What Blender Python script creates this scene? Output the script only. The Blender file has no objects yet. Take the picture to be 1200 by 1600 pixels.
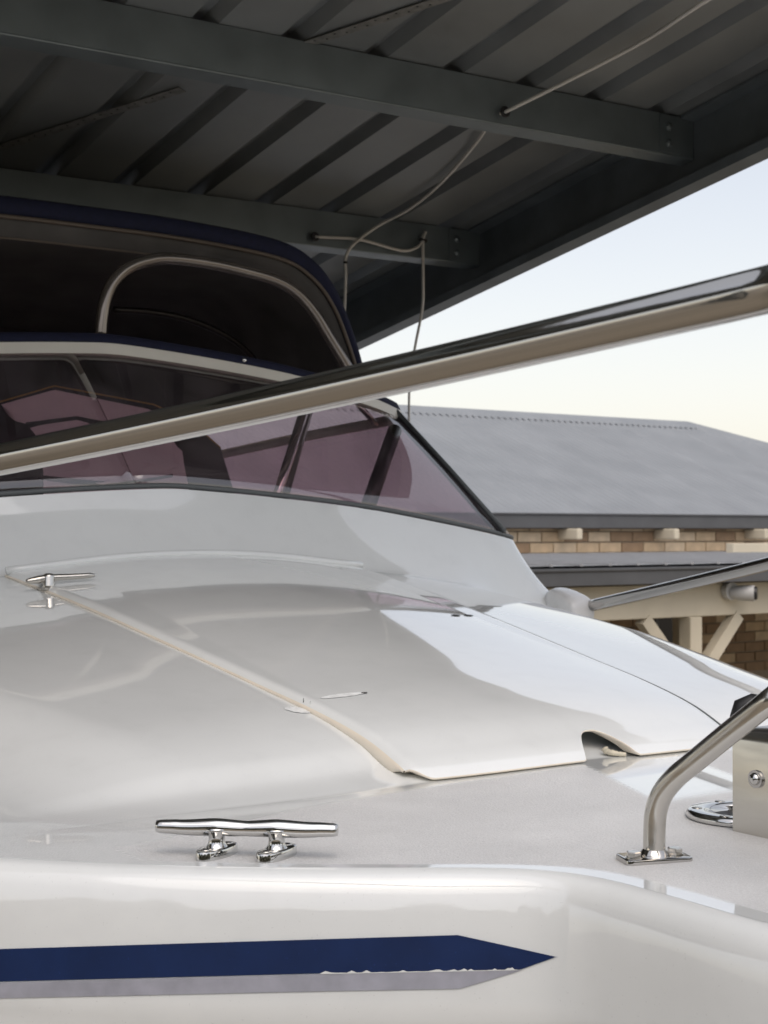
import bpy, math, random
import numpy as np
from mathutils import Vector
random.seed(4)
R = math.radians
scene = bpy.context.scene

# ------------------------------------------------------------------ camera
CAMZ = 2.30                       # eye height above the paving
FPX = 2300.0                      # focal length in pixels of the 1200 x 1600 picture
PIT = math.atan(30 / FPX)
cam_d = bpy.data.cameras.new('camera')
cam = bpy.data.objects.new('camera', cam_d)
scene.collection.objects.link(cam)
cam.location = (0, 0, CAMZ)
cam.rotation_euler = (R(90) + PIT, 0, 0)
cam_d.sensor_fit = 'VERTICAL'
cam_d.sensor_height = 36
cam_d.lens = FPX * 36 / 1600
cam_d.clip_start = 0.02
cam_d.clip_end = 3000
cam_d.dof.use_dof = True
cam_d.dof.focus_distance = 1.95
cam_d.dof.aperture_fstop = 14
scene.camera = cam
scene.render.resolution_x, scene.render.resolution_y = 768, 1024

# ------------------------------------------------------------------ light
SUN_EL, SUN_AZ = 57.0, 172.0      # degrees; azimuth from +Y (view direction), positive to the right
w = bpy.data.worlds.new('World')
scene.world = w
w.use_nodes = True
nt = w.node_tree
bg = nt.nodes['Background']
sky = nt.nodes.new('ShaderNodeTexSky')
sky.sky_type = 'NISHITA'
sky.sun_disc = False
sky.sun_elevation = R(SUN_EL)
sky.sun_rotation = R(SUN_AZ)
sky.altitude = 0
sky.air_density = 0.8
sky.dust_density = 5.0
sky.ozone_density = 1.0
hs = nt.nodes.new('ShaderNodeHueSaturation')          # thin high cloud: a paler sky all round
hs.inputs['Saturation'].default_value = 1.25
nt.links.new(sky.outputs[0], hs.inputs['Color'])
cm = nt.nodes.new('ShaderNodeMix')                   # even veil of high cloud over the whole dome
cm.data_type = 'RGBA'
cm.inputs['Factor'].default_value = 0.55
gd = nt.nodes.new('ShaderNodeTexCoord')
sx_ = nt.nodes.new('ShaderNodeSeparateXYZ')
nt.links.new(gd.outputs['Generated'], sx_.inputs[0])
hz = nt.nodes.new('ShaderNodeMapRange')                # milky, slightly warm haze towards the horizon all round
hz.interpolation_type = 'SMOOTHSTEP'
hz.inputs['From Min'].default_value = 0.0
hz.inputs['From Max'].default_value = 0.34
nt.links.new(sx_.outputs['Z'], hz.inputs['Value'])
vc = nt.nodes.new('ShaderNodeMix')
vc.data_type = 'RGBA'
vc.inputs['A'].default_value = (6.9, 6.45, 5.5, 1)
vc.inputs['B'].default_value = (4.5, 4.4, 4.15, 1)
nt.links.new(hz.outputs[0], vc.inputs['Factor'])
nt.links.new(vc.outputs['Result'], cm.inputs['B'])
nt.links.new(hs.outputs[0], cm.inputs['A'])
nt.links.new(cm.outputs['Result'], bg.inputs['Color'])
bg.inputs['Strength'].default_value = 0.15
sun_d = bpy.data.lights.new('sun', 'SUN')
sun_d.energy = 0.5
sun_d.angle = R(60)
sun_d.color = (1, 0.98, 0.96)
sun = bpy.data.objects.new('sun', sun_d)
scene.collection.objects.link(sun)
sd = Vector((math.sin(R(SUN_AZ)) * math.cos(R(SUN_EL)), math.cos(R(SUN_AZ)) * math.cos(R(SUN_EL)), math.sin(R(SUN_EL))))
sun.rotation_euler = sd.to_track_quat('Z', 'Y').to_euler()
sun.location = sd * 50
vs = scene.view_settings
vs.view_transform = 'Standard'
vs.look = 'None'
vs.gamma = 1
vs.use_curve_mapping = False
vs.exposure = 0.60
scene.cycles.max_bounces = 7
scene.cycles.diffuse_bounces = 4
scene.cycles.glossy_bounces = 4
scene.cycles.caustics_reflective = False
scene.cycles.caustics_refractive = False
scene.cycles.transparent_max_bounces = 12
scene.cycles.sample_clamp_indirect = 8
scene.cycles.use_denoising = True

# ------------------------------------------------------------------ materials
def nmat(name):
    m = bpy.data.materials.new(name)
    m.use_nodes = True
    n = m.node_tree.nodes
    return m, m.node_tree, n, n['Principled BSDF']

def mat(name, col, rough=0.5, metal=0.0, coat=0.0, var=0.0, vscale=6.0, rvar=0.0, bump=0.0, bscale=80.0, spec=0.5,
        stretch=(1, 1, 1), col2=None, coatr=0.03, detail=4, bdist=0.002):
    m, t, n, b = nmat(name)
    b.inputs['Base Color'].default_value = (*col, 1)
    b.inputs['Roughness'].default_value = rough
    b.inputs['Metallic'].default_value = metal
    b.inputs['Coat Weight'].default_value = coat
    b.inputs['Coat Roughness'].default_value = coatr
    b.inputs['Specular IOR Level'].default_value = spec
    tc = n.new('ShaderNodeTexCoord')
    mp = n.new('ShaderNodeMapping')
    mp.inputs['Scale'].default_value = stretch
    t.links.new(tc.outputs['Object'], mp.inputs['Vector'])
    if var or rvar or col2:
        ns = n.new('ShaderNodeTexNoise')
        ns.inputs['Scale'].default_value = vscale
        ns.inputs['Detail'].default_value = detail
        t.links.new(mp.outputs[0], ns.inputs['Vector'])
        rp = n.new('ShaderNodeMapRange')
        rp.inputs['From Min'].default_value = 0.3
        rp.inputs['From Max'].default_value = 0.7
        t.links.new(ns.outputs['Fac'], rp.inputs['Value'])
        if var or col2:
            mx = n.new('ShaderNodeMix')
            mx.data_type = 'RGBA'
            a = col2 if col2 else tuple(c * (1 - var) for c in col)
            bb = col if col2 else tuple(min(1, c * (1 + var)) for c in col)
            mx.inputs['A'].default_value = (*a, 1)
            mx.inputs['B'].default_value = (*bb, 1)
            t.links.new(rp.outputs[0], mx.inputs['Factor'])
            t.links.new(mx.outputs['Result'], b.inputs['Base Color'])
        if rvar:
            mr = n.new('ShaderNodeMapRange')
            mr.inputs['To Min'].default_value = max(0.0, rough - rvar)
            mr.inputs['To Max'].default_value = rough + rvar
            t.links.new(rp.outputs[0], mr.inputs['Value'])
            t.links.new(mr.outputs[0], b.inputs['Roughness'])
    if bump:
        nb = n.new('ShaderNodeTexNoise')
        nb.inputs['Scale'].default_value = bscale
        nb.inputs['Detail'].default_value = 3
        t.links.new(mp.outputs[0], nb.inputs['Vector'])
        bp = n.new('ShaderNodeBump')
        bp.inputs['Strength'].default_value = bump
        bp.inputs['Distance'].default_value = bdist
        t.links.new(nb.outputs['Fac'], bp.inputs['Height'])
        t.links.new(bp.outputs[0], b.inputs['Normal'])
    return m

GEL = (0.715, 0.74, 0.742)
M = {}
M['gel'] = mat('gelcoat_white', GEL, 0.05, coat=0.9, var=0.02, vscale=3, rvar=0.03, spec=0.5, bump=0.05, bscale=9, coatr=0.015)
M['cream'] = mat('gelcoat_cream_edge', (0.72, 0.66, 0.56), 0.25, coat=0.4, var=0.06, vscale=9)
M['gasket'] = mat('aged_gasket', (0.52, 0.48, 0.38), 0.6, var=0.2, vscale=40)
M['steel'] = mat('polished_stainless', (0.50, 0.485, 0.465), 0.07, metal=1, rvar=0.02, vscale=30, bump=0.05, bscale=25)
M['chrome'] = mat('chrome', (0.60, 0.595, 0.58), 0.06, metal=1, rvar=0.03, vscale=30)
M['brushed'] = mat('brushed_stainless', (0.58, 0.56, 0.52), 0.2, metal=1, rvar=0.06, vscale=14, stretch=(1, 1, 6))
M['navy_tape'] = mat('navy_vinyl_tape', (0.008, 0.021, 0.078), 0.35, coat=0.1, spec=0.35, var=0.15, vscale=18)
M['silver_tape'] = mat('silver_vinyl_tape', (0.42, 0.43, 0.50), 0.32, metal=0.35, var=0.12, vscale=40)
M['navy'] = mat('navy_canvas', (0.005, 0.007, 0.030), 0.85, var=0.2, vscale=60, bump=0.2, bscale=600)
M['blackfab'] = mat('black_canvas', (0.075, 0.07, 0.066), 0.8, var=0.25, vscale=7)
M['piping'] = mat('brown_piping', (0.11, 0.085, 0.065), 0.55)
M['hoop'] = mat('dull_hoop_tube', (0.20, 0.175, 0.155), 0.16, metal=0.7, var=0.1)
M['rubber'] = mat('black_rubber', (0.012, 0.012, 0.013), 0.45)
M['trimgrey'] = mat('grey_rubber_trim', (0.10, 0.11, 0.115), 0.5)
M['creamtrim'] = mat('cream_aluminium_trim', (0.72, 0.69, 0.61), 0.3, var=0.05)
M['darkpost'] = mat('dark_anodised_post', (0.03, 0.025, 0.022), 0.3, metal=0.5)
M['interior'] = mat('grey_vinyl_lining', (0.30, 0.265, 0.275), 0.7, var=0.2, vscale=4)
M['sheet'] = mat('zinc_roof_sheet', (0.225, 0.24, 0.245), 0.42, metal=0.35, var=0.16, vscale=3.0, stretch=(1, 1, 1), rvar=0.08)
M['galv'] = mat('galvanised_steel', (0.185, 0.215, 0.225), 0.38, metal=0.45, var=0.09, vscale=9, rvar=0.1)
M['galvdark'] = mat('dark_painted_steel', (0.135, 0.155, 0.165), 0.45, metal=0.3, var=0.2, vscale=6)
M['strap'] = mat('galvanised_strap', (0.22, 0.22, 0.21), 0.5, metal=0.5, var=0.25, vscale=40)
M['cord'] = mat('white_cord', (0.62, 0.60, 0.56), 0.6)
M['brickA'] = mat('tan_brick', (0.58, 0.44, 0.29), 0.85, var=0.14, vscale=9, bump=0.4, bscale=120)
M['brickB'] = mat('pale_tan_brick', (0.64, 0.51, 0.36), 0.85, var=0.14, vscale=9, bump=0.4, bscale=120)
M['brickC'] = mat('brown_and_shade_brick', (0.33, 0.225, 0.14), 0.85, var=0.14, vscale=9, bump=0.4, bscale=120)  # brown brick, also the tone that carries patio shade on lower rows
M['mortar'] = mat('mortar', (0.30, 0.255, 0.20), 0.9, var=0.15, vscale=30)
M['corr'] = mat('corrugated_zinc', (0.262, 0.278, 0.295), 0.5, metal=0.25, var=0.07, vscale=2.6, rvar=0.06)
M['gutter'] = mat('grey_gutter_paint', (0.085, 0.088, 0.095), 0.4, var=0.1)
M['patio'] = mat('grey_patio_roof', (0.36, 0.365, 0.375), 0.3, var=0.1)
M['creamwood'] = mat('cream_painted_timber', (0.60, 0.54, 0.42), 0.6, var=0.06, vscale=5)
M['soffit'] = mat('brown_soffit', (0.16, 0.12, 0.085), 0.7, var=0.15)
M['window'] = mat('dark_window_glass', (0.01, 0.01, 0.012), 0.05)
M['plastic'] = mat('grey_white_plastic', (0.55, 0.55, 0.54), 0.4)
M['clothpale'] = mat('pale_print_cloth', (0.86, 0.80, 0.80), 0.85, var=0.1, vscale=6)
M['clothdark'] = mat('dark_print_cloth', (0.012, 0.008, 0.010), 0.85)
M['clothyel'] = mat('yellow_cloth_hem', (0.50, 0.33, 0.06), 0.8)
M['screwhole'] = mat('dark_screw_hole', (0.02, 0.02, 0.02), 0.6)
M['scar'] = mat('sealant_scar', (0.66, 0.68, 0.68), 0.7, var=0.15, vscale=60, bump=0.6, bscale=150)
M['base'] = mat('pale_moulded_plastic', (0.70, 0.70, 0.70), 0.3, coat=0.3, var=0.1, vscale=12)

# paving
m, t, n, b = nmat('concrete_paving')
tc = n.new('ShaderNodeTexCoord')
br = n.new('ShaderNodeTexBrick')
br.inputs['Scale'].default_value = 1.0
br.inputs['Brick Width'].default_value = 0.4
br.inputs['Row Height'].default_value = 0.4
br.inputs['Mortar Size'].default_value = 0.006
br.inputs['Color1'].default_value = (0.31, 0.27, 0.21, 1)
br.inputs['Color2'].default_value = (0.27, 0.235, 0.185, 1)
br.inputs['Mortar'].default_value = (0.17, 0.15, 0.12, 1)
t.links.new(tc.outputs['Object'], br.inputs['Vector'])
t.links.new(br.outputs['Color'], b.inputs['Base Color'])
b.inputs['Roughness'].default_value = 0.85
M['paving'] = m

# non-skid / smooth gelcoat deck: the texture weight comes from a face-corner attribute
m, t, n, b = nmat('gelcoat_deck_with_nonskid')
b.inputs['Coat Roughness'].default_value = 0.015
at = n.new('ShaderNodeAttribute')
at.attribute_name = 'nonskid'
tc = n.new('ShaderNodeTexCoord')
no = n.new('ShaderNodeTexNoise')
no.inputs['Scale'].default_value = 330
no.inputs['Detail'].default_value = 2
t.links.new(tc.outputs['Object'], no.inputs['Vector'])
bp = n.new('ShaderNodeBump')
bp.inputs['Distance'].default_value = 0.0012
ml = n.new('ShaderNodeMath'); ml.operation = 'MULTIPLY'; ml.inputs[1].default_value = 0.9
t.links.new(at.outputs['Fac'], ml.inputs[0])
t.links.new(ml.outputs[0], bp.inputs['Strength'])
t.links.new(no.outputs['Fac'], bp.inputs['Height'])
t.links.new(bp.outputs[0], b.inputs['Normal'])
mr = n.new('ShaderNodeMapRange'); mr.inputs['To Min'].default_value = 0.05; mr.inputs['To Max'].default_value = 0.5
t.links.new(at.outputs['Fac'], mr.inputs['Value'])
t.links.new(mr.outputs[0], b.inputs['Roughness'])
mc = n.new('ShaderNodeMapRange'); mc.inputs['To Min'].default_value = 0.9; mc.inputs['To Max'].default_value = 0.0
t.links.new(at.outputs['Fac'], mc.inputs['Value'])
t.links.new(mc.outputs[0], b.inputs['Coat Weight'])
n2 = n.new('ShaderNodeTexNoise'); n2.inputs['Scale'].default_value = 620; n2.inputs['Detail'].default_value = 1
t.links.new(tc.outputs['Object'], n2.inputs['Vector'])
r2 = n.new('ShaderNodeMapRange'); r2.inputs['From Min'].default_value = 0.35; r2.inputs['From Max'].default_value = 0.65
r2.inputs['To Min'].default_value = -1; r2.inputs['To Max'].default_value = 1
t.links.new(n2.outputs['Fac'], r2.inputs['Value'])
n3 = n.new('ShaderNodeTexNoise'); n3.inputs['Scale'].default_value = 7; n3.inputs['Detail'].default_value = 5
t.links.new(tc.outputs['Object'], n3.inputs['Vector'])
r3 = n.new('ShaderNodeMapRange'); r3.inputs['From Min'].default_value = 0.35; r3.inputs['From Max'].default_value = 0.7
r3.inputs['To Min'].default_value = -0.6; r3.inputs['To Max'].default_value = 0.6
t.links.new(n3.outputs['Fac'], r3.inputs['Value'])
ad = n.new('ShaderNodeMath'); ad.operation = 'ADD'
t.links.new(r2.outputs[0], ad.inputs[0]); t.links.new(r3.outputs[0], ad.inputs[1])
m2 = n.new('ShaderNodeMath'); m2.operation = 'MULTIPLY'
t.links.new(ad.outputs[0], m2.inputs[0]); t.links.new(at.outputs['Fac'], m2.inputs[1])
m3 = n.new('ShaderNodeMath'); m3.operation = 'MULTIPLY_ADD'; m3.inputs[1].default_value = 0.09; m3.inputs[2].default_value = 1.0
t.links.new(m2.outputs[0], m3.inputs[0])
mx = n.new('ShaderNodeMix'); mx.data_type = 'RGBA'
mx.inputs['A'].default_value = (*GEL, 1); mx.inputs['B'].default_value = (0.60, 0.608, 0.612, 1)
t.links.new(at.outputs['Fac'], mx.inputs['Factor'])
vm = n.new('ShaderNodeVectorMath'); vm.operation = 'SCALE'
t.links.new(mx.outputs['Result'], vm.inputs[0]); t.links.new(m3.outputs[0], vm.inputs['Scale'])
t.links.new(vm.outputs[0], b.inputs['Base Color'])
M['deck'] = m

# dust specks and faint dried water marks on the white gelcoat
def specks(m, amt):
    t = m.node_tree; n = t.nodes; b = n['Principled BSDF']
    src = b.inputs['Base Color'].links[0].from_socket
    tc = n.new('ShaderNodeTexCoord')
    def layer(sc, det, lo, hi, to):
        ns = n.new('ShaderNodeTexNoise'); ns.inputs['Scale'].default_value = sc; ns.inputs['Detail'].default_value = det
        t.links.new(tc.outputs['Object'], ns.inputs['Vector'])
        r_ = n.new('ShaderNodeMapRange'); r_.inputs['From Min'].default_value = lo; r_.inputs['From Max'].default_value = hi
        r_.inputs['To Min'].default_value = 1.0; r_.inputs['To Max'].default_value = to
        t.links.new(ns.outputs['Fac'], r_.inputs['Value'])
        return r_.outputs[0]
    a_ = layer(420, 0, 0.79, 0.83, 1 - amt)
    c_ = layer(16, 6, 0.50, 0.72, 0.965)
    mu = n.new('ShaderNodeMath'); mu.operation = 'MULTIPLY'
    t.links.new(a_, mu.inputs[0]); t.links.new(c_, mu.inputs[1])
    vm_ = n.new('ShaderNodeVectorMath'); vm_.operation = 'SCALE'
    t.links.new(src, vm_.inputs[0]); t.links.new(mu.outputs[0], vm_.inputs['Scale'])
    t.links.new(vm_.outputs[0], b.inputs['Base Color'])
specks(M['gel'], 0.10); specks(M['deck'], 0.10)
specks(M['navy_tape'], -0.5)

# tinted glass: real fresnel reflection over coloured see-through glass
def glass(name, tint, dust):
    m = bpy.data.materials.new(name); m.use_nodes = True
    t = m.node_tree; n = t.nodes
    n.remove(n['Principled BSDF'])
    out = n['Material Output']
    fr = n.new('ShaderNodeFresnel'); fr.inputs['IOR'].default_value = 2.2
    tr = n.new('ShaderNodeBsdfTransparent'); tr.inputs['Color'].default_value = (*tint, 1)
    gl = n.new('ShaderNodeBsdfGlossy'); gl.inputs['Roughness'].default_value = 0.015
    df = n.new('ShaderNodeBsdfDiffuse'); df.inputs['Color'].default_value = (0.46, 0.40, 0.44, 1)
    ns = n.new('ShaderNodeTexNoise'); ns.inputs['Scale'].default_value = 5; ns.inputs['Detail'].default_value = 6
    tc = n.new('ShaderNodeTexCoord'); t.links.new(tc.outputs['Object'], ns.inputs['Vector'])
    mr = n.new('ShaderNodeMapRange'); mr.inputs['From Min'].default_value = 0.35; mr.inputs['From Max'].default_value = 0.75
    mr.inputs['To Min'].default_value = dust * 0.2; mr.inputs['To Max'].default_value = dust * 2.2
    t.links.new(ns.outputs['Fac'], mr.inputs['Value'])
    m0 = n.new('ShaderNodeMixShader')
    t.links.new(mr.outputs[0], m0.inputs[0]); t.links.new(tr.outputs[0], m0.inputs[1]); t.links.new(df.outputs[0], m0.inputs[2])
    mx = n.new('ShaderNodeMixShader')
    ge = n.new('ShaderNodeNewGeometry')
    iv = n.new('ShaderNodeMath'); iv.operation = 'SUBTRACT'; iv.inputs[0].default_value = 1.0
    t.links.new(ge.outputs['Backfacing'], iv.inputs[1])
    mu = n.new('ShaderNodeMath'); mu.operation = 'MULTIPLY'
    t.links.new(fr.outputs[0], mu.inputs[0]); t.links.new(iv.outputs[0], mu.inputs[1])
    t.links.new(mu.outputs[0], mx.inputs[0]); t.links.new(m0.outputs[0], mx.inputs[1]); t.links.new(gl.outputs[0], mx.inputs[2])
    t.links.new(mx.outputs[0], out.inputs['Surface'])
    return m
M['glass'] = glass('tinted_windscreen_glass', (0.84, 0.755, 0.785), 0.045)

# ------------------------------------------------------------------ helpers
COL = scene.collection
def empty(name, loc, label=None, cat=None, group=None):
    o = bpy.data.objects.new(name, None)
    o.empty_display_size = 0.1
    COL.objects.link(o)
    o.location = loc
    if label: o['label'] = label
    if cat: o['category'] = cat
    if group: o['group'] = group
    return o

def wloc(o):
    v = Vector((0, 0, 0))
    while o is not None:
        v = v + o.location
        o = o.parent
    return v

def mesh(name, verts, faces, m, parent=None, smooth=True, auto=None, loc=None, label=None):
    """verts in world space; the object stands at loc (or at its parent) and keeps them there"""
    me = bpy.data.meshes.new(name)
    base = wloc(parent) if parent else Vector((0, 0, 0))
    l = Vector(loc) - base if loc is not None else Vector((0, 0, 0))
    off = base + l
    me.from_pydata([(v[0] - off[0], v[1] - off[1], v[2] - off[2]) for v in verts], [], faces)
    me.materials.append(M[m] if isinstance(m, str) else m)
    me.validate(); me.update()
    if smooth:
        me.polygons.foreach_set('use_smooth', [True] * len(me.polygons))
        if auto is not None:
            me.set_sharp_from_angle(angle=R(auto))
    o = bpy.data.objects.new(name, me)
    COL.objects.link(o)
    o.location = l
    if parent: o.parent = parent
    if label: o['label'] = label
    return o

def share(name, src, parent, loc, rot=None, m=None):
    """another piece with the same mesh data; loc in world space"""
    o = bpy.data.objects.new(name, src if isinstance(src, bpy.types.Mesh) else src.data)
    COL.objects.link(o)
    o.parent = parent
    o.location = Vector(loc) - wloc(parent)
    if rot: o.rotation_euler = rot
    return o

class MB:
    def __init__(s): s.v = []; s.f = []
    def add(s, v, f):
        k = len(s.v); s.v += [tuple(p) for p in v]; s.f += [tuple(i + k for i in q) for q in f]; return s
    def grid(s, g, flip=False, closeu=False):
        r, c = len(g), len(g[0])
        f = []
        for i in range(r - 1):
            for j in range(c if closeu else c - 1):
                q = (i * c + j, i * c + (j + 1) % c, (i + 1) * c + (j + 1) % c, (i + 1) * c + j)
                f.append(q[::-1] if flip else q)
        return s.add([p for row in g for p in row], f)
    def box(s, o, ex, ey, ez, x0, x1, y0, y1, z0, z1, ch=0.0):
        o = np.array(o, float); ex = np.array(ex, float); ey = np.array(ey, float); ez = np.array(ez, float)
        if ch <= 0:
            v = [o + ex * x + ey * y + ez * z for z in (z0, z1) for x, y in ((x0, y0), (x1, y0), (x1, y1), (x0, y1))]
            return s.add(v, [(3, 2, 1, 0), (4, 5, 6, 7), (0, 1, 5, 4), (1, 2, 6, 5), (2, 3, 7, 6), (3, 0, 4, 7)])
        rows = []
        for z, c in ((z0, ch), (z0 + ch, 0), (z1 - ch, 0), (z1, ch)):
            a0, a1, b0, b1 = x0 + c, x1 - c, y0 + c, y1 - c
            rows.append([o + ex * x + ey * y + ez * z for x, y in ((a0 + ch, b0), (a1 - ch, b0), (a1, b0 + ch), (a1, b1 - ch), (a1 - ch, b1), (a0 + ch, b1), (a0, b1 - ch), (a0, b0 + ch))])
        k = len(s.v)
        s.grid(rows, closeu=True)
        s.f.append(tuple(k + i for i in range(7, -1, -1)))
        s.f.append(tuple(k + 24 + i for i in range(8)))
        return s
    def tube(s, pts, r, n=12, cap=True):
        pts = [np.array(p, float) for p in pts]
        rs = r if hasattr(r, '__len__') else [r] * len(pts)
        tg = []
        for i in range(len(pts)):
            a = pts[max(0, i - 1)]; b = pts[min(len(pts) - 1, i + 1)]
            d = b - a; tg.append(d / (np.linalg.norm(d) + 1e-12))
        ref = np.array([0, 0, 1.0]) if abs(tg[0][2]) < 0.9 else np.array([1.0, 0, 0])
        nr = np.cross(tg[0], ref); nr /= np.linalg.norm(nr)
        rows = []
        for p, d, q in zip(pts, tg, rs):
            nr = nr - d * (nr @ d); nr /= np.linalg.norm(nr)
            bn = np.cross(d, nr)
            rows.append([p + q * (math.cos(a) * nr + math.sin(a) * bn) for a in np.linspace(0, 2 * math.pi, n, endpoint=False)])
        k = len(s.v)
        s.grid(rows, closeu=True)
        if cap:
            s.f.append(tuple(k + i for i in range(n - 1, -1, -1)))
            e = k + (len(rows) - 1) * n
            s.f.append(tuple(e + i for i in range(n)))
        return s
    def prism(s, outline, o, ex, ey, ez, h0, h1, bev=0.0):
        o = np.array(o, float); ex = np.array(ex, float); ey = np.array(ey, float); ez = np.array(ez, float)
        n = len(outline)
        c = np.mean(np.array(outline), 0)
        rows = []
        lv = [(h0, 0), (h1, 0)] if bev <= 0 else [(h0, 0), (h1 - bev, 0), (h1 - bev * 0.3, bev * 0.3), (h1, bev)]
        for h, ins in lv:
            row = []
            for p in outline:
                d = np.array(p) - c; L = np.linalg.norm(d)
                p2 = c + d * (max(0.0, L - ins) / L)
                row.append(o + ex * p2[0] + ey * p2[1] + ez * h)
            rows.append(row)
        k = len(s.v)
        s.grid(rows, closeu=True)
        s.f.append(tuple(k + i for i in range(n - 1, -1, -1)))
        e = k + (len(rows) - 1) * n
        s.f.append(tuple(e + i for i in range(n)))
        return s
    def build(s, name, m, parent=None, **k): return mesh(name, s.v, s.f, m, parent, **k)

def spline(pts, n=8):
    """Catmull-Rom through pts (any dimension)"""
    p = [np.array(q, float) for q in pts]
    p = [2 * p[0] - p[1]] + p + [2 * p[-1] - p[-2]]
    out = []
    for i in range(1, len(p) - 2):
        for k in range(n):
            t = k / n
            a, b, c, d = p[i - 1], p[i], p[i + 1], p[i + 2]
            out.append(0.5 * (2 * b + (c - a) * t + (2 * a - 5 * b + 4 * c - d) * t * t + (3 * b - a - 3 * c + d) * t ** 3))
    out.append(p[-2])
    return out

def pchip(x, y):
    x = np.array(x, float); y = np.array(y, float)
    h = np.diff(x); dl = np.diff(y) / h
    d = np.zeros_like(y)
    for i in range(1, len(x) - 1):
        if dl[i - 1] * dl[i] > 0:
            w1 = 2 * h[i] + h[i - 1]; w2 = h[i] + 2 * h[i - 1]
            d[i] = (w1 + w2) / (w1 / dl[i - 1] + w2 / dl[i])
    d[0], d[-1] = dl[0], dl[-1]
    def f(q):
        q = np.clip(q, x[0], x[-1])
        i = np.clip(np.searchsorted(x, q) - 1, 0, len(h) - 1)
        t = (q - x[i]) / h[i]
        return (y[i] * (1 + 2 * t) * (1 - t) ** 2 + h[i] * d[i] * t * (1 - t) ** 2 + y[i + 1] * t * t * (3 - 2 * t) + h[i] * d[i + 1] * t * t * (t - 1))
    return f

def ss(x):
    x = np.clip(x, 0, 1)
    return x * x * (3 - 2 * x)

# survey of the place: sight lines measured in the photograph, resolved to metres
CAMP = np.array([0, 0, CAMZ])
def ray(px, py):
    x = (px - 600) / FPX; y = -(py - 800) / FPX
    c, s = math.cos(PIT), math.sin(PIT)
    return np.array([x, c - y * s, s + y * c])
def proj(p):
    q = np.array(p) - CAMP
    c, s = math.cos(PIT), math.sin(PIT)
    d = q[1] * c + q[2] * s; z = -q[1] * s + q[2] * c
    return 600 + FPX * q[0] / d, 800 - FPX * z / d
def at_d(px, py, Y):
    r = ray(px, py); return CAMP + r * (Y / r[1])
def at_z(px, py, z):
    r = ray(px, py); return CAMP + r * ((z - CAMZ) / r[2])
def at_pl(px, py, o, nrm):
    r = ray(px, py); o = np.array(o) - CAMP
    return CAMP + r * ((o @ nrm) / (r @ nrm))

TH = R(34)
FW = np.array([math.sin(TH), -math.cos(TH), 0.0])    # boat forward
PT = np.array([math.cos(TH), math.sin(TH), 0.0])     # boat port
UP = np.array([0, 0, 1.0])
BO = np.array([0.319, 2.29, CAMZ - 0.364])           # deck, foot of the hatch on the centre line
def B(u, v, w): return BO + u * FW + v * PT + w * UP
def inv(p):
    r = np.array(p) - BO
    return r @ FW, r @ PT, r[2]

# ------------------------------------------------------------------ ground
g = MB().grid([[(-400, -400, 0), (400, -400, 0)], [(-400, 400, 0), (400, 400, 0)]])
o = g.build('ground', 'paving', smooth=False)
o['kind'] = 'structure'

# ------------------------------------------------------------------ trees added out of view behind the camera: block low sky, mirrored in steel
M['leaf'] = mat('olive_leaves', (0.085, 0.085, 0.035), 0.6, var=0.4, vscale=0.9)
rng = np.random.default_rng(3)
N = 20000
ang = rng.uniform(R(118), R(256), N)
rad_ = rng.uniform(10.5, 14.0, N)
top_h = 4.6 + 0.9 * np.sin(ang * 9) + 0.6 * np.sin(ang * 23 + 1) + rng.normal(0, 0.25, N)
zz = rng.uniform(0.0, 1.0, N) ** 0.8 * top_h
cx, cy = np.sin(ang) * rad_, np.cos(ang) * rad_
d1 = rng.normal(0, 1, (N, 3)); d1 /= np.linalg.norm(d1, axis=1)[:, None]
d2 = np.cross(d1, rng.normal(0, 1, (N, 3))); d2 /= np.linalg.norm(d2, axis=1)[:, None]
sz = rng.uniform(0.12, 0.28, N)[:, None]
c0 = np.stack([cx, cy, zz], 1)
vv = np.stack([c0 - d1 * sz, c0 + d2 * sz * 0.5, c0 + d1 * sz, c0 - d2 * sz * 0.5], 1).reshape(-1, 3)
tb = mesh('unseen_tree_belt', vv.tolist(), [tuple(range(4 * i, 4 * i + 4)) for i in range(N)], 'leaf', None, smooth=False)
tb['kind'] = 'stuff'

# ------------------------------------------------------------------ house
HP = PT; HN = np.array([-math.sin(TH), math.cos(TH), 0.0])       # along the wall, away from the street side
H0 = np.array([2.087, 12.0, 0.0])
def HS(a, b_, z): return H0 + a * HP + b_ * HN + z * UP
def hpix(px, py, b_):
    p = at_pl(px, py, HS(0, b_, 0), HN)
    q = p - H0
    return q @ HP, p[2]
house = empty('brick_house', HS(0, 3, 0), 'tan brick house with grey corrugated hip roof and cream patio beam', 'house')
EB = 0.0                                     # eave line in front of the wall
ze = hpix(1000, 803, EB)[1]
pitch = 0.404
aA, zA = hpix(1075, 663, 2.48)                  # hip apex
zr = ze + pitch * (2.48 - EB)
run = 2.48 - EB
aL = -11.0
aC = aA + run                                  # eave corner
bw = MB()
wall_z = ze - 0.02
bw.box(H0, HP, HN, UP, aL + 0.45, aC - 0.45, 0.012, 2.48 * 2, 0, wall_z)
wall = bw.build('wall', 'mortar', house, smooth=False)
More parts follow.
